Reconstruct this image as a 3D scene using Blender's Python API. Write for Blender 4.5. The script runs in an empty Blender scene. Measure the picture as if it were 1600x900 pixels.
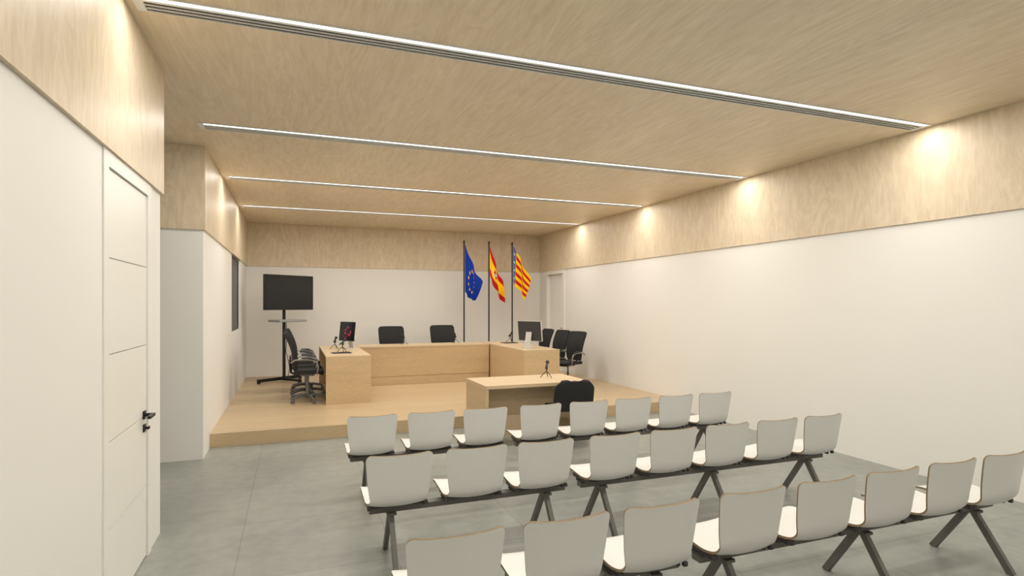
import bpy, math, random
from mathutils import Vector, Matrix
random.seed(3)
ZOOM=None
scene=bpy.context.scene
COL=scene.collection
XL,XR=-0.9266,5.8609
ZC,ZW=3.4487,2.527
YB=13.425; YF=-4.0
Y1,Y2=4.94,7.14
YP,HP=7.67,0.1634
XREC=-4.0

# ------------------------------------------------------------------ materials
def srgb(r,g,b):
    f=lambda c:(c/255/12.92) if c/255<=0.04045 else ((c/255+0.055)/1.055)**2.4
    return (f(r),f(g),f(b),1)
def newmat(name):
    m=bpy.data.materials.new(name); m.use_nodes=True
    nt=m.node_tree; return m,nt,nt.nodes['Principled BSDF']
def plain(name,col,rough=.5,metal=0,var=.04,scale=30,bump=0,spec=.5):
    m,nt,b=newmat(name)
    tc=nt.nodes.new('ShaderNodeTexCoord'); n=nt.nodes.new('ShaderNodeTexNoise'); n.inputs['Scale'].default_value=scale
    nt.links.new(tc.outputs['Object'],n.inputs['Vector'])
    mx=nt.nodes.new('ShaderNodeMix'); mx.data_type='RGBA'
    mx.inputs[6].default_value=tuple(c*(1-var) for c in col[:3])+(1,)
    mx.inputs[7].default_value=tuple(min(1,c*(1+var)) for c in col[:3])+(1,)
    nt.links.new(n.outputs['Fac'],mx.inputs[0]); nt.links.new(mx.outputs[2],b.inputs['Base Color'])
    b.inputs['Roughness'].default_value=rough; b.inputs['Metallic'].default_value=metal
    b.inputs['Specular IOR Level'].default_value=spec
    if bump:
        bp=nt.nodes.new('ShaderNodeBump'); bp.inputs['Strength'].default_value=bump; bp.inputs['Distance'].default_value=.002
        nt.links.new(n.outputs['Fac'],bp.inputs['Height']); nt.links.new(bp.outputs[0],b.inputs['Normal'])
    return m
def wood(name,base,dark,light,mscale,rough=.45,fig=1.0,fine=1.0,planks=None,fs=14):
    """mscale: mapping scale; small value along the grain"""
    m,nt,b=newmat(name); N=nt.nodes; L=nt.links
    tc=N.new('ShaderNodeTexCoord'); mp=N.new('ShaderNodeMapping'); mp.inputs['Scale'].default_value=mscale
    L.new(tc.outputs['Object'],mp.inputs['Vector'])
    n1=N.new('ShaderNodeTexNoise'); n1.inputs['Scale'].default_value=1.6; n1.inputs['Detail'].default_value=6; n1.inputs['Roughness'].default_value=.55; n1.inputs['Distortion'].default_value=1.2
    L.new(mp.outputs[0],n1.inputs['Vector'])
    n2=N.new('ShaderNodeTexNoise'); n2.inputs['Scale'].default_value=fs; n2.inputs['Detail'].default_value=5; n2.inputs['Roughness'].default_value=.6; n2.inputs['Distortion'].default_value=.3
    L.new(mp.outputs[0],n2.inputs['Vector'])
    ml=N.new('ShaderNodeMath'); ml.operation='MULTIPLY'; ml.inputs[1].default_value=55
    L.new(n1.outputs['Fac'],ml.inputs[0])
    sn=N.new('ShaderNodeMath'); sn.operation='SINE'; L.new(ml.outputs[0],sn.inputs[0])
    ab=N.new('ShaderNodeMapRange'); ab.inputs['From Min'].default_value=-1; ab.inputs['From Max'].default_value=1
    L.new(sn.outputs[0],ab.inputs['Value'])
    r1=N.new('ShaderNodeMapRange'); r1.inputs['From Min'].default_value=.3; r1.inputs['From Max'].default_value=.7
    L.new(n2.outputs['Fac'],r1.inputs['Value'])
    mA=N.new('ShaderNodeMix'); mA.data_type='RGBA'; mA.inputs[6].default_value=dark; mA.inputs[7].default_value=light
    mf=N.new('ShaderNodeMix'); mf.data_type='FLOAT'; mf.inputs[0].default_value=.35*fig
    L.new(r1.outputs[0],mf.inputs[2]); L.new(ab.outputs[0],mf.inputs[3])
    L.new(mf.outputs[0],mA.inputs[0])
    mB=N.new('ShaderNodeMix'); mB.data_type='RGBA'; mB.inputs[0].default_value=.5*fine
    mB.inputs[6].default_value=base; L.new(mA.outputs[2],mB.inputs[7])
    n3=N.new('ShaderNodeTexNoise'); n3.inputs['Scale'].default_value=.8; n3.inputs['Detail'].default_value=2
    L.new(mp.outputs[0],n3.inputs['Vector'])
    hs=N.new('ShaderNodeHueSaturation'); mr=N.new('ShaderNodeMapRange'); mr.inputs['From Min'].default_value=.3; mr.inputs['From Max'].default_value=.7
    mr.inputs['To Min'].default_value=.96; mr.inputs['To Max'].default_value=1.04
    L.new(n3.outputs['Fac'],mr.inputs['Value']); L.new(mr.outputs[0],hs.inputs['Value']); L.new(mB.outputs[2],hs.inputs['Color'])
    out=hs.outputs[0]
    if planks:
        br=N.new('ShaderNodeTexBrick'); br.inputs['Scale'].default_value=1; br.inputs['Brick Width'].default_value=planks[0]; br.inputs['Row Height'].default_value=planks[1]
        br.inputs['Mortar Size'].default_value=.003; br.inputs['Color1'].default_value=(1,1,1,1); br.inputs['Color2'].default_value=(.93,.92,.9,1); br.inputs['Mortar'].default_value=(.72,.68,.62,1)
        L.new(tc.outputs['Object'],br.inputs['Vector'])
        mm=N.new('ShaderNodeMix'); mm.data_type='RGBA'; mm.blend_type='MULTIPLY'; mm.inputs[0].default_value=1
        L.new(out,mm.inputs[6]); L.new(br.outputs['Color'],mm.inputs[7]); out=mm.outputs[2]
    L.new(out,b.inputs['Base Color']); b.inputs['Roughness'].default_value=rough
    b.inputs['Specular IOR Level'].default_value=.35
    return m
def emis(name,col,st):
    m,nt,b=newmat(name); b.inputs['Base Color'].default_value=(.8,.8,.8,1)
    b.inputs['Emission Color'].default_value=col; b.inputs['Emission Strength'].default_value=st
    return m

M_birch_wall=wood('birch_panel_wall',srgb(220,204,178),srgb(192,172,142),srgb(234,221,198),(1.6,1.6,.5),fig=1.2,fine=.9,fs=10)
M_birch_ceil=wood('birch_panel_ceiling',srgb(234,218,191),srgb(205,185,154),srgb(246,234,212),(2.6,.35,1),fig=1.0,fine=.95,fs=7)
M_oak=wood('oak_desk',srgb(202,177,140),srgb(176,148,110),srgb(216,194,158),(1.2,1.2,9),fig=.6,fine=.9)
M_oak_top=wood('oak_desk_top',srgb(205,183,149),srgb(182,156,120),srgb(220,200,168),(.9,9,9),fig=.5,fine=.8)
M_stage=wood('oak_platform',srgb(197,175,141),srgb(172,147,112),srgb(212,192,158),(.8,8,8),fig=.5,fine=.85,planks=(2.2,.19),rough=.35)
M_white=plain('white_wall_paint',srgb(236,235,231),.55,var=.008,scale=3)
M_door=plain('white_door_lacquer',srgb(238,237,232),.4,var=.01,scale=5)
M_groove=plain('door_groove',srgb(170,167,160),.6)
M_shell=plain('white_laminate',srgb(219,219,216),.35,var=.01,scale=8)
M_ply=plain('plywood_edge',srgb(128,110,84),.6,var=.15,scale=60)
M_beam=plain('dark_grey_steel',srgb(104,102,96),.45,metal=.2,var=.04)
M_bracket=plain('dark_bracket_plastic',srgb(60,59,56),.5,var=.05)
M_black=plain('black_plastic',srgb(24,24,25),.45,var=.1)
M_blackfab=plain('black_fabric',srgb(30,30,32),.8,var=.2,scale=200,bump=.3)
M_chrome=plain('brushed_aluminium',srgb(165,165,165),.3,metal=.9,var=.04)
M_greyplastic=plain('grey_plastic',srgb(120,120,120),.4,metal=.3)
M_silver=plain('silver_shell',srgb(215,215,215),.35,metal=.3,var=.02)
M_darkback=plain('dark_grey_shell',srgb(62,64,68),.3,var=.04)
M_screen=plain('black_glass_screen',srgb(14,15,18),.12,var=.05)
M_shelf=plain('grey_shelf',srgb(150,152,152),.5)
M_handle=plain('black_handle_metal',srgb(28,28,30),.35,metal=.4)
M_lwhite=plain('white_aluminium_profile',srgb(238,238,236),.4,var=.01)
M_slot=plain('dark_air_slot',srgb(12,12,12),.9,spec=.05)
M_led=emis('led_diffuser',(1,.98,.95,1),3)
M_glass=plain('dark_window_glass',srgb(66,66,70),.3,var=.05,spec=.2)
M_frame=plain('dark_window_frame',srgb(52,52,56),.4)
M_cable=plain('black_cable',srgb(22,22,22),.5)

def floor_mat():
    m,nt,b=newmat('grey_porcelain_tile'); N=nt.nodes;L=nt.links
    tc=N.new('ShaderNodeTexCoord')
    n=N.new('ShaderNodeTexNoise'); n.inputs['Scale'].default_value=1.3; n.inputs['Detail'].default_value=9; n.inputs['Roughness'].default_value=.62; n.inputs['Distortion'].default_value=.4
    L.new(tc.outputs['Object'],n.inputs['Vector'])
    n2=N.new('ShaderNodeTexNoise'); n2.inputs['Scale'].default_value=9; n2.inputs['Detail'].default_value=8
    L.new(tc.outputs['Object'],n2.inputs['Vector'])
    mf=N.new('ShaderNodeMix'); mf.data_type='FLOAT'; mf.inputs[0].default_value=.4
    L.new(n.outputs['Fac'],mf.inputs[2]); L.new(n2.outputs['Fac'],mf.inputs[3])
    cr=N.new('ShaderNodeValToRGB'); cr.color_ramp.elements[0].position=.34; cr.color_ramp.elements[1].position=.68
    cr.color_ramp.elements[0].color=srgb(132,136,131); cr.color_ramp.elements[1].color=srgb(158,161,155)
    L.new(mf.outputs[0],cr.inputs[0])
    mp=N.new('ShaderNodeMapping'); mp.inputs['Location'].default_value=(.35,.1,0); L.new(tc.outputs['Object'],mp.inputs['Vector'])
    br=N.new('ShaderNodeTexBrick'); br.offset=0; br.inputs['Scale'].default_value=1; br.inputs['Brick Width'].default_value=1.0; br.inputs['Row Height'].default_value=1.0
    br.inputs['Mortar Size'].default_value=.004; br.inputs['Color1'].default_value=(1,1,1,1); br.inputs['Color2'].default_value=(.94,.94,.94,1); br.inputs['Mortar'].default_value=(.7,.7,.7,1)
    L.new(mp.outputs[0],br.inputs['Vector'])
    mm=N.new('ShaderNodeMix'); mm.data_type='RGBA'; mm.blend_type='MULTIPLY'; mm.inputs[0].default_value=1
    L.new(cr.outputs[0],mm.inputs[6]); L.new(br.outputs['Color'],mm.inputs[7]); L.new(mm.outputs[2],b.inputs['Base Color'])
    b.inputs['Roughness'].default_value=.36; b.inputs['Specular IOR Level'].default_value=.45
    return m
M_floor=floor_mat()

# ------------------------------------------------------------------ mesh builder
class MB:
    def __init__(s): s.v=[];s.f=[];s.sm=[];s.mi=[]
    def add(s,vs,fs,smooth=False,mi=0,M=None):
        o=len(s.v)
        s.v+= [tuple((M@Vector(v)) if M else v) for v in vs]
        s.f+= [tuple(i+o for i in f) for f in fs]; s.sm+=[smooth]*len(fs); s.mi+=[mi]*len(fs)
        return s
    def box(s,x0,x1,y0,y1,z0,z1,mi=0,M=None):
        vs=[(x0,y0,z0),(x1,y0,z0),(x1,y1,z0),(x0,y1,z0),(x0,y0,z1),(x1,y0,z1),(x1,y1,z1),(x0,y1,z1)]
        return s.add(vs,[(3,2,1,0),(4,5,6,7),(0,1,5,4),(1,2,6,5),(2,3,7,6),(3,0,4,7)],mi=mi,M=M)
    def beam(s,p,q,w,h,mi=0,up=(0,0,1)):
        p=Vector(p);q=Vector(q);d=(q-p);l=d.length;d.normalize()
        sd=d.cross(Vector(up))
        if sd.length<1e-4: sd=Vector((1,0,0))
        sd.normalize();u=sd.cross(d)
        M=Matrix((( sd.x,d.x,u.x,p.x),(sd.y,d.y,u.y,p.y),(sd.z,d.z,u.z,p.z),(0,0,0,1)))
        return s.box(-w/2,w/2,0,l,-h/2,h/2,mi,M)
    def tube(s,pts,r,n=10,mi=0,closed=False,caps=True,rs=None):
        pts=[Vector(p) for p in pts]; vs=[];fs=[];k=len(pts);prev=None
        for i,p in enumerate(pts):
            if closed: t=pts[(i+1)%k]-pts[i-1]
            else: t=pts[min(i+1,k-1)]-pts[max(i-1,0)]
            t.normalize()
            if prev is None:
                a=Vector((0,0,1)) if abs(t.z)<.9 else Vector((1,0,0)); x=t.cross(a).normalized()
            else:
                x=prev-t*prev.dot(t); x.normalize()
            prev=x; y=t.cross(x); rr=rs[i] if rs else r
            for j in range(n):
                a=2*math.pi*j/n; vs.append(tuple(p+x*math.cos(a)*rr+y*math.sin(a)*rr))
        m=k if closed else k-1
        for i in range(m):
            for j in range(n):
                a=i*n+j;b=i*n+(j+1)%n;c=((i+1)%k)*n+(j+1)%n;d=((i+1)%k)*n+j
                fs.append((a,b,c,d))
        s.add(vs,fs,True,mi)
        if caps and not closed:
            s.add([vs[j] for j in range(n)],[tuple(range(n))[::-1]],False,mi)
            s.add([vs[(k-1)*n+j] for j in range(n)],[tuple(range(n))],False,mi)
        return s
    def cyl(s,p,q,r,n=16,mi=0,r2=None): return s.tube([p,q],r,n,mi,rs=[r,r2 if r2 is not None else r])
    def sphere(s,c,r,n=12,mi=0,sc=(1,1,1)):
        vs=[];fs=[];m=n//2+1
        for i in range(m+1):
            th=math.pi*i/m
            for j in range(n):
                a=2*math.pi*j/n; vs.append((c[0]+r*sc[0]*math.sin(th)*math.cos(a),c[1]+r*sc[1]*math.sin(th)*math.sin(a),c[2]+r*sc[2]*math.cos(th)))
        for i in range(m):
            for j in range(n): fs.append((i*n+j,(i+1)*n+j,(i+1)*n+(j+1)%n,i*n+(j+1)%n))
        return s.add(vs,fs,True,mi)
    def sheet(s,grid,thick,mi_face=0,mi_rim=0):
        R=len(grid);C=len(grid[0])
        nr=[[None]*C for _ in range(R)]
        for i in range(R):
            for j in range(C):
                du=grid[i][min(j+1,C-1)]-grid[i][max(j-1,0)]; dv=grid[min(i+1,R-1)][j]-grid[max(i-1,0)][j]
                n=du.cross(dv); n.normalize(); nr[i][j]=n
        A=[tuple(grid[i][j]+nr[i][j]*thick/2) for i in range(R) for j in range(C)]
        Bk=[tuple(grid[i][j]-nr[i][j]*thick/2) for i in range(R) for j in range(C)]
        fa=[(i*C+j,i*C+j+1,(i+1)*C+j+1,(i+1)*C+j) for i in range(R-1) for j in range(C-1)]
        s.add(A,fa,True,mi_face); s.add(Bk,[f[::-1] for f in fa],True,mi_face)
        loop=[j for j in range(C)]+[i*C+C-1 for i in range(1,R)]+[(R-1)*C+j for j in range(C-2,-1,-1)]+[i*C for i in range(R-2,0,-1)]
        vs=[A[k] for k in loop]+[Bk[k] for k in loop]; n=len(loop)
        s.add(vs,[(k,n+k,n+(k+1)%n,(k+1)%n) for k in range(n)],True,mi_rim)
        return s
    def obj(s,name,mats,parent=None,loc=(0,0,0),rot=(0,0,0),bevel=0):
        me=bpy.data.meshes.new(name); me.from_pydata(s.v,[],s.f); me.update()
        if not isinstance(mats,(list,tuple)): mats=[mats]
        for m in mats: me.materials.append(m)
        me.polygons.foreach_set('use_smooth',s.sm); me.polygons.foreach_set('material_index',s.mi)
        ob=bpy.data.objects.new(name,me); COL.objects.link(ob); ob.location=loc; ob.rotation_euler=rot
        if parent: ob.parent=parent
        if bevel:
            b=ob.modifiers.new('bevel','BEVEL'); b.width=bevel; b.segments=2; b.limit_method='ANGLE'; b.angle_limit=math.radians(40)
        return ob
def rpanel(w,h,r,t,n=6):
    pts=[]
    for cx,cz,a0 in ((w/2-r,h/2-r,0),(-w/2+r,h/2-r,90),(-w/2+r,-h/2+r,180),(w/2-r,-h/2+r,270)):
        for k in range(n+1):
            a=math.radians(a0+90*k/n); pts.append((cx+r*math.cos(a),cz+r*math.sin(a)))
    N=len(pts); vs=[(x,-t/2,z) for x,z in pts]+[(x,t/2,z) for x,z in pts]
    return vs,[tuple(range(N)),tuple(range(2*N-1,N-1,-1))]+[(i+N,(i+1)%N+N,(i+1)%N,i) for i in range(N)]
def thing(name,label,cat,loc=(0,0,0),rz=0,group=None):
    e=bpy.data.objects.new(name,None); COL.objects.link(e); e.location=loc; e.rotation_euler=(0,0,rz); e.empty_display_size=.1
    e['label']=label; e['category']=cat
    if group: e['group']=group
    return e
def clone(src,loc,rz=None,label=None,scale=None):
    def rec(o,par):
        c=o.copy(); COL.objects.link(c)
        if par: c.parent=par
        for ch in list(o.children): rec(ch,c)
        return c
    c=rec(src,None); c.location=loc
    if rz is not None: c.rotation_euler=(0,0,rz)
    if label: c['label']=label
    if scale: c.scale=scale
    return c
def structure(ob): ob['kind']='structure'; return ob

# ------------------------------------------------------------------ room shell
TH=.2
structure(MB().box(XREC-TH,XR+TH,YF-TH,YB+TH,-.15,0).obj('floor',M_floor))
structure(MB().box(XREC-TH,XR+TH,YF-TH,YB+TH,ZC,ZC+.15).obj('ceiling',M_birch_ceil))
DY0,DY1=3.55,4.62
w=MB(); w.box(XL-TH,XL,YF,DY0,0,ZC); w.box(XL-TH,XL,DY1,Y1,0,ZC); w.box(XL-TH,XL,DY0,DY1,ZW,ZC)
w.box(XREC,XL-TH,Y1-TH,Y1,0,ZC); w.box(XREC-TH,XREC,Y1-TH,Y2+TH,0,ZC)
w.box(XREC,XL-TH,Y2,Y2+TH,0,ZC)
WY0,WY1,WZ0=10.29,11.71,1.26
w.box(XL-TH,XL,Y2,WY0,0,ZC); w.box(XL-TH,XL,WY1,YB,0,ZC); w.box(XL-TH,XL,WY0,WY1,0,WZ0); w.box(XL-TH,XL,WY0,WY1,ZW,ZC)
structure(w.obj('wall_left',M_white))
RY0,RY1=11.98,13.08
w=MB(); w.box(XR,XR+TH,YF,RY0,0,ZC); w.box(XR,XR+TH,RY1,YB,0,ZC); w.box(XR,XR+TH,RY0,RY1,ZW,ZC); w.box(XR,XR+TH,RY0,RY1,0,HP)
structure(w.obj('wall_right',M_white))
structure(MB().box(XL-TH,XR+TH,YB,YB+TH,0,ZC).obj('wall_back',M_white))
structure(MB().box(XL-TH,XR+TH,YF-TH,YF,0,ZC).obj('wall_front',M_white))
T=.022; E=.001
structure(MB().box(XL+E,XL+T,YF,Y1+T,ZW,ZC-E).box(XL-TH,XL+E,Y1+E,Y1+T,ZW,ZC-E).obj('trim_1',M_birch_wall))
structure(MB().box(XL+E,XL+T,Y2-T,YB-T,ZW,ZC-E).box(XREC,XL+E,Y2-T,Y2-E,ZW,ZC-E).obj('trim_2',M_birch_wall))
structure(MB().box(XL+T,XR-T,YB-T,YB-E,ZW,ZC-E).obj('trim_3',M_birch_wall))
structure(MB().box(XR-T,XR-E,YF,YB,ZW,ZC-E).obj('trim_4',M_birch_wall))
pf=MB().box(XL+E,XR-E,YP,YB-E,0.0,HP).obj('stage_platform',M_stage)
pf['label']='low pale oak plank platform step carrying the court desks'; pf['category']='platform'

# door 1
FP=.008
d=structure(MB().box(XL-.16,XL+FP,DY0,DY0+.09,0,ZW-.002).box(XL-.16,XL+FP,DY1-.09,DY1,0,ZW-.002).box(XL-.16,XL+FP,DY0+.09,DY1-.09,ZW-.085,ZW-.002).obj('door_1',M_door))
lf=MB(); y0,y1=DY0+.094,DY1-.094
lf.box(XL-.05,XL-.012,y0,y1,.005,ZW-.09,1)
zs=[.005,.48,.955,1.43,1.955,ZW-.09]
for a,b in zip(zs[:-1],zs[1:]): lf.box(XL-.012,XL-.004,y0,y1,a+.003,b-.003,0)
lf.obj('door_leaf',[M_door,M_groove],d)
h=MB(); hy=y1-.07
h.box(XL-.004,XL+.006,hy-.027,hy+.027,.94,.994); h.cyl((XL,hy,.967),(XL+.055,hy,.967),.011); h.beam((XL+.052,hy+.012,.967),(XL+.052,hy-.125,.967),.02,.018)
h.obj('door_handle',M_handle,d)
h=MB(); h.box(XL-.004,XL+.006,hy-.025,hy+.025,.855,.905); h.cyl((XL,hy,.88),(XL+.03,hy,.88),.009); h.box(XL+.02,XL+.03,hy-.02,hy+.02,.872,.888)
h.obj('door_lock',M_handle,d)
# door 2
d=structure(MB().box(XR-.012,XR+.16,RY0,RY0+.11,HP,ZW-.002).box(XR-.012,XR+.16,RY1-.11,RY1,HP,ZW-.002).box(XR-.012,XR+.16,RY0+.11,RY1-.11,ZW-.09,ZW-.002).obj('door_2',M_door))
MB().box(XR+.09,XR+.13,RY0+.112,RY1-.112,HP+.005,ZW-.092).obj('door_leaf',M_door,d)
h=MB(); h.cyl((XR+.09,RY0+.19,1.15),(XR+.04,RY0+.19,1.15),.01); h.beam((XR+.045,RY0+.18,1.15),(XR+.045,RY0+.31,1.15),.018,.018)
h.obj('door_handle',M_handle,d)
# window
wx0,wx1=XL-.05,XL-.015
d=structure(MB().box(wx0,wx1,WY0,WY0+.04,WZ0,ZW-.002).box(wx0,wx1,WY1-.04,WY1,WZ0,ZW-.002).box(wx0,wx1,WY0+.04,WY1-.04,WZ0,WZ0+.04).box(wx0,wx1,WY0+.04,WY1-.04,ZW-.042,ZW-.002).obj('window_1',M_frame))
MB().box(XL-.035,XL-.027,WY0+.04,WY1-.04,WZ0+.04,ZW-.042).obj('window_glass',M_glass,d)

# ------------------------------------------------------------------ ceiling fixtures
LIGHTS=[3.7624,6.1989,8.6339,11.0739]
HID=[1.325,-1.11]
LX0,LX1=XL+.12,XR-.12
WARM=(1,.95,.875)
def fixture(y,power=79):
    e=thing('ceiling_light','long slim white linear ceiling light with dark double air slots','ceiling light',(0,y,ZC),group='linear lights across the ceiling')
    m=MB()
    for a,b in ((0,.012),(.05,.076),(.106,.117),(.147,.158),(.188,.196)): m.box(LX0,LX1,a,b,-.010,0)
    m.box(LX0-.05,LX0,0,.196,-.010,0).box(LX1,LX1+.05,0,.196,-.010,0).obj('light_housing',M_lwhite,e)
    MB().box(LX0,LX1,.012,.05,-.006,0).obj('diffuser',M_led,e)
    MB().box(LX0,LX1,.076,.106,-.002,0).box(LX0,LX1,.117,.147,-.002,0).box(LX0,LX1,.158,.188,-.002,0).obj('air_slot',M_slot,e)
    l=bpy.data.lights.new('lamp','AREA'); l.shape='RECTANGLE'; l.size=LX1-LX0-.12; l.size_y=.03; l.energy=power; l.color=WARM
    o=bpy.data.objects.new('lamp',l); COL.objects.link(o); o.parent=e; o.location=((LX0+LX1)/2,.031,-.012)
    for x,sg in ((LX1-.05,1),(LX0+.05,-1)):
        l=bpy.data.lights.new('end_lamp','SPOT'); l.energy=.9; l.color=(1,.91,.76); l.spot_size=math.radians(150); l.spot_blend=1; l.shadow_soft_size=.03
        o=bpy.data.objects.new('end_lamp',l); COL.objects.link(o); o.parent=e; o.location=(x,.044,-.03); o.rotation_euler=(0,-sg*math.radians(35),0)
for y in LIGHTS: fixture(y)
for y in HID: fixture(y,66)

# ------------------------------------------------------------------ bench seating
def catmull(P,n):
    out=[]
    Q=[P[0]]+P+[P[-1]]
    for i in range(1,len(Q)-2):
        for k in range(n):
            t=k/n; a,b,c,d=[Vector(q) for q in Q[i-1:i+3]]
            out.append(.5*((2*b)+(c-a)*t+(2*a-5*b+4*c-d)*t*t+(3*b-a-3*c+d)*t**3))
    out.append(Vector(P[-1])); return out
def shell_mesh():
    prof=catmull([(.50,.425),(.475,.437),(.40,.442),(.28,.432),(.17,.424),(.105,.43),(.065,.46),(.045,.51),(.03,.60),(.015,.69),(0,.768)],5)
    L=[0]
    for a,b in zip(prof[:-1],prof[1:]): L.append(L[-1]+(b-a).length)
    T=L[-1]; K=56
    us=[T*i/K for i in range(K+1)]
    us=sorted(set([0,.004,.01,.02,.035,.05]+[u for u in us if .05<u<T-.06]+[T-.06,T-.045,T-.03,T-.018,T-.009,T-.003,T]))
    def at(u):
        for i in range(len(L)-1):
            if L[i+1]>=u: k=(u-L[i])/max(1e-9,L[i+1]-L[i]); return prof[i].lerp(prof[i+1],k), (prof[i+1]-prof[i]).normalized()
        return prof[-1],(prof[-1]-prof[-2]).normalized()
    grid=[];C=14
    for u in us:
        p,t=at(u)
        q=u/T
        if q<.45: w=.198
        elif q<.62: w=.198-.019*math.sin((q-.45)/.17*math.pi/2)
        else: w=.179+.031*((q-.62)/.38)**.7
        r=.05
        if u<r: w=w-r+math.sqrt(max(0,r*r-(r-u)**2))
        r=.036
        if T-u<r: w=w-r+math.sqrt(max(0,r*r-(r-(T-u))**2))
        nn=Vector((t.y,-t.x))
        row=[]
        for j in range(C+1):
            x=-w+2*w*j/C; k=abs(x/.19)**2.2
            dip=.012 if q<.4 else .012+.018*min(1,(q-.4)/.3)
            row.append(Vector((x,p.x+nn.x*dip*k,p.y+nn.y*dip*k)))
        grid.append(row)
    return grid
SG=shell_mesh()
def bench(n,xc,legs,xb0,xb1,name_label,loc):
    e=thing('beam_bench',name_label,'bench',loc,group='rows of audience seating')
    for x in xc:
        g=[[p+Vector((x,0,0)) for p in r] for r in SG]
        sh=MB().sheet(g,.013,0,1).obj('seat',[M_shell,M_ply],e)
        b=MB()
        b.box(x-.10,x+.10,.18,.34,.412,.420)
        for sx in (-.17,.17):
            b.box(x+sx-.008,x+sx+.008,.14,.36,.40,.424)
        b.box(x-.18,x+.18,.21,.31,.384,.396)
        b.box(x-.17-.022,x-.17,.10,.12,.413,.436); b.box(x+.17,x+.192,.10,.12,.413,.436)
        b.obj('bracket',M_bracket,sh)
    MB().box(xb0,xb1,.225,.295,.345,.382).obj('beam',M_beam,e,bevel=.004)
    for x in legs:
        m=MB(); m.beam((x,.25,.35),(x,.02,.0),.04,.03,up=(1,0,0)); m.beam((x,.27,.35),(x,.50,.0),.04,.03,up=(1,0,0)); m.box(x-.03,x+.03,.2,.32,.33,.346)
        m.obj('leg_frame',M_beam,e)
    return e
XA=[.625,1.13,1.625]; XBs=[2.17,2.678,3.18,3.69,4.19]
ROWS=[2.24,3.57,4.90]
a=bench(3,XA,[.60,1.71],.46,1.86,'three-seat beam bench with white plywood shell seats and dark legs',(0,ROWS[0],0))
b=bench(5,XBs,[2.17,3.20,4.22],1.99,4.40,'five-seat beam bench with white plywood shell seats and dark legs',(0,ROWS[0],0))
for y in ROWS[1:]:
    clone(a,(0,y,0)); clone(b,(0,y,0))

# ------------------------------------------------------------------ desks
DT=HP+.745
def desk_back():
    e=thing('court_desk','long pale oak court desk with closed front facing the room','desk',(0,0,HP))
    x0,x1,y0,y1=1.155,3.72,11.1,11.8; h=.745
    MB().box(x0,x1,y0-.01,y1,h-.03,h).obj('desk_top',M_oak_top,e)
    MB().box(x0,x1,y0,y0+.03,.17,h-.031).box(x0,x1,y0+.012,y0+.04,0,.166).obj('front_panel',M_oak,e)
    MB().box(x0,x0+.03,y0+.041,y1-.02,0,h-.031).obj('side_panel',M_oak,e)
    MB().box(x1-.03,x1,y0+.041,y1-.02,0,h-.031).obj('side_panel',M_oak,e)
desk_back()
def desk_wing(x0,x1,inner,label):
    e=thing('court_desk',label,'desk',(0,0,HP)); y0,y1=9.26,11.78; h=.745
    MB().box(x0,x1,y0,y1,h-.03,h).obj('desk_top',M_oak_top,e)
    MB().box(x0+.001,x1-.001,y0+.001,y0+.031,0,h-.031).obj('end_panel',M_oak,e)
    MB().box(x0+.001,x1-.001,y1-.03,y1,0,h-.031).obj('end_panel',M_oak,e)
    if inner>0: MB().box(x1-.03,x1-.001,y0+.032,y1-.032,0,h-.031).obj('front_panel',M_oak,e)
    else: MB().box(x0+.001,x0+.03,y0+.032,y1-.032,0,h-.031).obj('front_panel',M_oak,e)
desk_wing(.47,1.15,1,'pale oak side desk holding a small red-lit monitor')
desk_wing(3.745,4.43,-1,'pale oak side desk holding a silver-stand computer')
e=thing('witness_table','pale oak table with solid sides standing before the platform','table',(0,0,0))
x0,x1,y0,y1,h=2.12,3.50,6.45,7.26,.74
MB().box(x0,x1,y0,y1,h-.04,h).obj('table_top',M_oak_top,e)
MB().box(x0,x0+.04,y0+.002,y1-.002,0,h-.041).obj('side_panel',M_oak,e)
MB().box(x1-.04,x1,y0+.002,y1-.002,0,h-.041).obj('side_panel',M_oak,e)
MB().box(x0+.041,x1-.041,y1-.42,y1-.39,.05,h-.041).obj('modesty_panel',M_oak_top,e)

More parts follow.
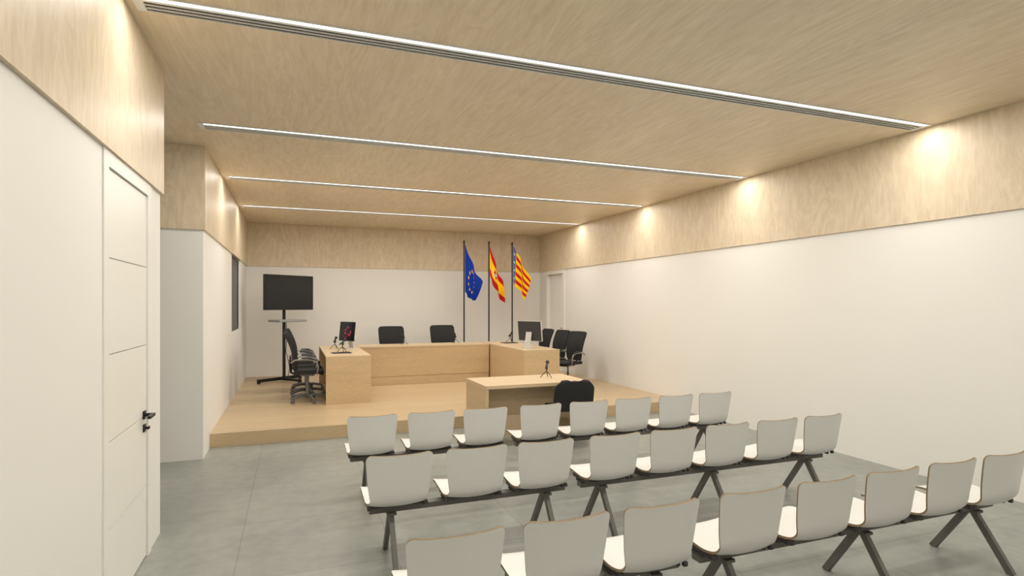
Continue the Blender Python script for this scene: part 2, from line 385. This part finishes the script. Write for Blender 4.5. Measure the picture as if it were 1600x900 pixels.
# ------------------------------------------------------------------ office chairs
def office_chair(loc,rz,label):
    e=thing('office_chair',label,'chair',loc,rz,group='black office chairs at the desks')
    m=MB()
    for k in range(5):
        a=math.radians(90+72*k); ca,sa=math.cos(a),math.sin(a)
        m.tube([(0,0,.10),(ca*.12,sa*.12,.105),(ca*.28,sa*.28,.075)],.02,8,rs=[.026,.022,.014])
    m.cyl((0,0,.07),(0,0,.13),.035)
    base=m.obj('star_base',M_greyplastic,e)
    for k in range(5):
        a=math.radians(90+72*k); ca,sa=math.cos(a),math.sin(a); c=Vector((ca*.28,sa*.28,.028)); s=Vector((-sa,ca,0))
        MB().cyl(c-s*.022,c-s*.006,.028,12).cyl(c+s*.006,c+s*.022,.028,12).cyl(c+Vector((0,0,.015)),c+Vector((0,0,.05)),.01,8).obj('caster',M_greyplastic,base)
    MB().cyl((0,0,.12),(0,0,.30),.026).cyl((0,0,.28),(0,0,.43),.016).box(-.09,.09,-.12,.1,.415,.44).obj('gas_column',M_greyplastic,e)
    g=[]
    for i in range(13):
        t=i/12; y=-.21+.44*t; row=[]
        for j in range(13):
            s=j/12*2-1; wv=.235*(1-.10*max(0,(t-.8)/.2)**2-.06*max(0,(.15-t)/.15))
            row.append(Vector((s*wv,y,.475+.012*s*s-.03*max(0,(t-.75)/.25)**2)))
        g.append(row)
    MB().sheet(g,.06).obj('seat',M_blackfab,e,bevel=.012)
    g=[]
    for i in range(17):
        t=i/16; z=.52+.58*t; y=-.215-.11*t+.045*math.sin(t*math.pi)-.03*t*t; row=[]
        wv=.2+.04*math.sin(min(1,t*1.3)*math.pi/2)
        if t>.9: wv-= .025*((t-.9)/.1)**2
        if t<.12: wv-=.03*((.12-t)/.12)**2
        for j in range(13):
            s=j/12*2-1; row.append(Vector((s*wv,y+.04*s*s,z)))
        g.append(row)
    MB().sheet(g,.04).obj('backrest',M_blackfab,e,bevel=.008)
    MB().tube([(0,-.02,.43),(0,-.18,.43),(0,-.25,.47),(0,-.27,.62)],.018,8).obj('back_support',M_black,e)
    for sx in (-1,1):
        P=[Vector(q) for q in [(sx*.215,.13,.45),(sx*.265,.14,.50),(sx*.285,.15,.58),(sx*.285,.12,.655),(sx*.285,.03,.69),(sx*.285,-.1,.695),(sx*.27,-.2,.68),(sx*.235,-.25,.64)]]
        ar=MB().tube(P,.015,8).obj('armrest',M_chrome,e)
        MB().tube([(sx*.286,.12,.668),(sx*.286,.03,.705),(sx*.286,-.1,.71)],.02,8,rs=[.014,.02,.014]).obj('arm_pad',M_black,ar)
    return e
och=office_chair((.22,9.72,HP),-math.pi/2,'black office chair with chrome arms beside the monitor desk')
clone(och,(.22,10.4,HP),-math.pi/2+.05); clone(och,(.22,11.1,HP),-math.pi/2-.04)
clone(och,(1.98,12.25,HP),math.pi,'black office chair behind the long court desk',(1.12,1,.97))
clone(och,(3.09,12.25,HP),math.pi-.05,'black office chair behind the long court desk',(1.12,1,.98))
for (x,y,r) in ((4.85,9.78,1.85),(4.84,10.45,1.75),(4.80,11.12,1.65)):
    clone(och,(x,y,HP),r,'black office chair beside the silver-stand computer desk',(.92,.88,.93))

def visitor_chair(loc,rz):
    e=thing('visitor_chair','black padded visitor chair drawn up to the witness table','chair',loc,rz)
    g=[]
    for i in range(29):
        t=1-(1-i/28)**1.5; z=.44+.35*t; row=[]; wv=.245
        if t>.72: wv-=.10*(1-math.sqrt(max(0,1-((t-.72)/.28)**2)))
        if t<.2: wv-=.05*((.2-t)/.2)**2
        for j in range(15):
            s=j/14*2-1; row.append(Vector((s*wv,-.20-.07*t+.02*s*s,z-.012*s*s*t)))
        g.append(row)
    MB().sheet(g,.05).obj('backrest',M_blackfab,e,bevel=.012)
    g=[[Vector(((j/8*2-1)*.23,-.2+.42*i/8,.45-.02*max(0,(i-6)/2))) for j in range(9)] for i in range(9)]
    MB().sheet(g,.06).obj('seat',M_blackfab,e,bevel=.012)
    for sx in (-1,1):
        for sy in (-1,1):
            MB().cyl((sx*.2,sy*.19,.43),(sx*.22,sy*.24,0),.013).obj('leg',M_black,e)
visitor_chair((3.17,6.40,0),-.12)

# ------------------------------------------------------------------ microphones
def mic(loc,rz,label='small black desktop microphone on a tripod stand'):
    e=thing('microphone',label,'microphone',loc,rz,group='desk microphones')
    m=MB()
    for k in range(3):
        a=math.radians(90+120*k); m.tube([(0,0,.09),(math.cos(a)*.05,math.sin(a)*.05,.05),(math.cos(a)*.085,math.sin(a)*.085,.006)],.005,6)
    m.cyl((0,0,.08),(0,0,.13),.007)
    m.obj('tripod',M_black,e)
    MB().cyl((0,0,.12),(0,.02,.15),.016,10).cyl((0,-.06,.13),(0,.045,.19),.011,10,r2=.015).obj('mic_body',M_black,e)
    MB().sphere((0,.062,.2),.026,12,sc=(1,1,1)).obj('mic_head',M_black,e)
    return e
mc=mic((3.12,6.92,.74),-.6)
clone(mc,(.76,9.86,DT+.012),-.9); clone(mc,(2.05,11.45,DT),2.6); clone(mc,(3.11,11.45,DT),2.6); clone(mc,(4.22,11.2,DT+.012),-1.0); clone(mc,(.70,10.75,DT),-.4)
def pad(loc,rz):
    ob=MB().box(-.15,.15,-.11,.11,0,.011).obj('document_folder',M_black,None,loc,(0,0,rz),bevel=.003)
    ob['label']='flat black folder lying on the desk under a microphone'; ob['category']='folder'
pad((.74,9.84,DT),.1); pad((4.2,11.2,DT),.1)

# ------------------------------------------------------------------ monitors
def red_screen():
    m,nt,b=newmat('red_lit_screen'); N=nt.nodes;L=nt.links
    tc=N.new('ShaderNodeTexCoord'); v=N.new('ShaderNodeTexNoise'); v.inputs['Scale'].default_value=22; v.inputs['Detail'].default_value=3
    L.new(tc.outputs['Object'],v.inputs['Vector'])
    cr=N.new('ShaderNodeValToRGB'); cr.color_ramp.elements[0].position=.52; cr.color_ramp.elements[1].position=.6
    cr.color_ramp.elements[0].color=(.006,.006,.01,1); cr.color_ramp.elements[1].color=(.6,.01,.03,1)
    e=cr.color_ramp.elements.new(.66); e.color=(.8,.5,.55,1)
    L.new(v.outputs['Fac'],cr.inputs[0])
    ln=N.new('ShaderNodeVectorMath'); ln.operation='DISTANCE'; ln.inputs[1].default_value=(.02,0,.27); L.new(tc.outputs['Object'],ln.inputs[0])
    mr=N.new('ShaderNodeMapRange'); mr.inputs['From Min'].default_value=.15; mr.inputs['From Max'].default_value=.07
    L.new(ln.outputs['Value'],mr.inputs['Value'])
    mx=N.new('ShaderNodeMix'); mx.data_type='RGBA'; mx.inputs[6].default_value=(.004,.004,.006,1); L.new(cr.outputs[0],mx.inputs[7]); L.new(mr.outputs[0],mx.inputs[0])
    L.new(mx.outputs[2],b.inputs['Emission Color']); b.inputs['Emission Strength'].default_value=.7
    b.inputs['Base Color'].default_value=(.01,.01,.012,1); b.inputs['Roughness'].default_value=.15
    return m
M_red=red_screen()
def monitor(loc,rz,w,h,back,scr,label):
    e=thing('computer_monitor',label,'monitor',loc,rz); zc=.13+h/2
    tilt=Matrix.Translation((0,0,zc))@Matrix.Rotation(math.radians(-6),4,'X')
    vs,fs=rpanel(w,h,.012,.022); MB().add(vs,fs,M=tilt@Matrix.Translation((0,.012,0))).obj('monitor_shell',M_silver,e)
    vs,fs=rpanel(w-.016,h-.016,.008,.006); MB().add(vs,fs,M=tilt@Matrix.Translation((0,.025,0))).obj('back_cover',back,e)
    vs,fs=rpanel(w-.02,h-.02,.008,.004); MB().add(vs,fs,M=tilt@Matrix.Translation((0,-.001,0))).obj('screen',scr,e)
    MB().beam((0,.09,.012),(0,.04,zc-.02),.13,.012,up=(0,1,0)).obj('stand_arm',M_silver,e)
    MB().box(-.1,.1,-.06,.11,0,.01).obj('stand_foot',M_silver,e,bevel=.003)
monitor((.92,10.85,DT),math.radians(-60),.48,.36,M_darkback,M_red,'slim desktop monitor with a dark red-lit screen on the desk')
monitor((4.07,9.75,DT),math.radians(118),.55,.37,M_darkback,M_screen,'desktop computer seen from its dark back on a silver stand')

# ------------------------------------------------------------------ television on stand
e=thing('television_stand','large black flat television on a black wheeled stand with grey shelf','television',(-.17,12.35,HP),math.radians(38))
vs,fs=rpanel(1.13,.69,.008,.05); MB().add(vs,fs,M=Matrix.Translation((.02,-.13,1.78))).obj('television',M_black,e)
vs,fs=rpanel(1.10,.66,.004,.004); MB().add(vs,fs,M=Matrix.Translation((.02,-.157,1.78))).obj('screen',M_screen,e)
MB().box(-.022,.022,-.02,.02,.06,1.9).box(-.2,.2,-.1,-.02,1.7,1.74).box(-.2,.2,-.1,-.02,1.88,1.92).obj('post',M_black,e)
MB().box(-.32,.32,-.30,.06,1.2,1.245).obj('shelf',M_shelf,e,bevel=.01)
ba=MB(); ba.beam((0,0,.06),(0,-.5,.06),.05,.05).beam((-.5,.12,.06),(.5,.12,.06),.06,.06).beam((0,0,.06),(0,.12,.06),.06,.05)
ba.obj('stand_base',M_black,e)
for x,y in ((-.48,.12),(.48,.12),(0,-.47)): MB().cyl((x-.02,y,.03),(x+.02,y,.03),.03).cyl((x,y,.03),(x,y,.09),.014,8).obj('caster',M_black,e)
MB().tube([(.05,.0,1.2),(.09,.03,.9),(.06,.02,.6),(.1,-.05,.3),(.08,-.02,.1)],.006,6).obj('cable',M_cable,e)

# ------------------------------------------------------------------ flags
def attr_mat(name):
    m,nt,b=newmat(name); a=nt.nodes.new('ShaderNodeVertexColor'); a.layer_name='dye'
    nt.links.new(a.outputs[0],b.inputs['Base Color']); b.inputs['Roughness'].default_value=.75; b.inputs['Specular IOR Level'].default_value=.2
    return m
M_flag=attr_mat('dyed_flag_cloth')
BLU=srgb(20,56,160); YEL=srgb(252,206,20); RED=srgb(196,24,36); WHT=srgb(235,235,230); SKY=srgb(40,120,185)
def star(dx,dy,r):
    a=math.atan2(dx,dy); d=math.hypot(dx,dy)
    k=math.pi*2/5; a=(a+k/2)%k-k/2; a=abs(a)
    R=r; ri=r*.42
    x1,y1_=0,R; x2,y2_=ri*math.sin(k/2),ri*math.cos(k/2)
    px,py=d*math.sin(a),d*math.cos(a)
    return (x2-x1)*(py-y1_)-(y2_-y1_)*(px-x1)<0
def f_eu(s,t):
    x=(s-.5)*1.5;y=t-.5
    for k in range(12):
        a=k*math.pi/6
        if star(x-.3*math.sin(a),y-.3*math.cos(a),.058): return YEL
    return BLU
def f_es(s,t):
    x=(s-.36)*1.5;y=t-.5
    if abs(x)<.1 and -.12<y<.09:
        if y< -.04 and abs(x)>.1*math.sqrt(max(0,1-((-.04-y)/.08)**2)): pass
        else:
            if abs(x)<.018 and abs(y+.01)<.03: return BLU
            return RED if (x<0)==(y>-.01) else WHT
    if abs(x)<.075 and .09<=y<.16: return srgb(190,120,30)
    if .125<abs(x)<.155 and -.11<y<.1: return WHT
    return YEL if .25<t<.75 else RED
def f_va(s,t):
    if s<.2:
        x=(s/.2)
        if x>.87: return RED if int(t*30)%2 else YEL
        if .2<x<.7:
            q=(t*9)%1
            if .3<q<.7 and abs(x-.45)<.2*(1-abs(q-.5)*2): return WHT if int(t*9)%2 else RED
        return SKY
    return RED if int(t*9)%2==1 else YEL
def flag(px,py,ztop,fn,BL,TF,BF,label,ph,sag=.10,fr=1.9):
    e=thing('flag',label,'flag',(px,py,HP),group='flags on poles')
    zt=ztop-HP
    MB().cyl((0,0,.02),(0,0,zt-.03),.016,10).sphere((0,0,zt),.024,10,sc=(1,1,1.6)).obj('flag_pole',M_black,e)
    MB().cyl((0,0,0),(0,0,.03),.16,24).cyl((0,0,.03),(0,0,.08),.05,16,r2=.02).obj('pole_base',M_black,e)
    NS,NT=150,110; vs=[];cols=[]
    for i in range(NT+1):
        t=1-i/NT
        for j in range(NS+1):
            s=j/NS
            hx=Vector((0,-.04)).lerp(Vector((BL[0],BL[1])),1-t); fx=Vector(TF).lerp(Vector(BF),1-t)
            p=hx.lerp(fx,s)
            fold=math.sin(2*math.pi*(fr*s+.35*t)+ph)
            x=p.x+.018*math.sin(2*math.pi*(fr*s+.35*t)+ph+1.3)*min(1,s*2)
            z=p.y-sag*math.sin(math.pi*s)*(.6+.4*t)
            vs.append((x+.016,-.02-.07*fold*min(1,s*2.5)*(.6+.4*(1-t)),zt+z)); cols.append(fn(s,t))
    fs=[(i*(NS+1)+j,(i+1)*(NS+1)+j,(i+1)*(NS+1)+j+1,i*(NS+1)+j+1) for i in range(NT) for j in range(NS)]
    ob=MB().add(vs,fs,True).obj('flag_cloth',M_flag,e)
    ca=ob.data.color_attributes.new('dye','FLOAT_COLOR','POINT')
    ca.data.foreach_set('color',[c for col in cols for c in col])
flag(3.60,12.5,3.12,f_eu,(0,-1.12),(.41,-.90),(.24,-1.32),'blue flag with a ring of yellow stars on a black pole',.3)
flag(4.19,12.5,3.12,f_es,(0,-.75),(.34,-.95),(.34,-1.38),'red and yellow striped flag with a crest on a black pole',1.2)
flag(4.76,12.5,3.12,f_va,(0,-.90),(.43,-.80),(.31,-1.30),'yellow flag with red stripes and blue hoist on a black pole',2.2,sag=.0,fr=1.5)

# ------------------------------------------------------------------ camera & world
cd=bpy.data.cameras.new('camera'); cam=bpy.data.objects.new('camera',cd); COL.objects.link(cam)
cam.location=(0,0,1.7); cam.rotation_euler=(math.pi/2,0,-.3635); cd.sensor_width=36
k,uc,vc=ZOOM if ZOOM else (1,800,450)
cd.lens=899.13/1600*36*k; cd.shift_x=k*(uc-800)/1600; cd.shift_y=k*(476.34-vc)/1600
cd.clip_start=.05
scene.camera=cam
wd=bpy.data.worlds.new('world'); scene.world=wd; wd.use_nodes=True
wd.node_tree.nodes['Background'].inputs[0].default_value=(1,.97,.92,1); wd.node_tree.nodes['Background'].inputs[1].default_value=.5
scene.view_settings.view_transform='Standard'
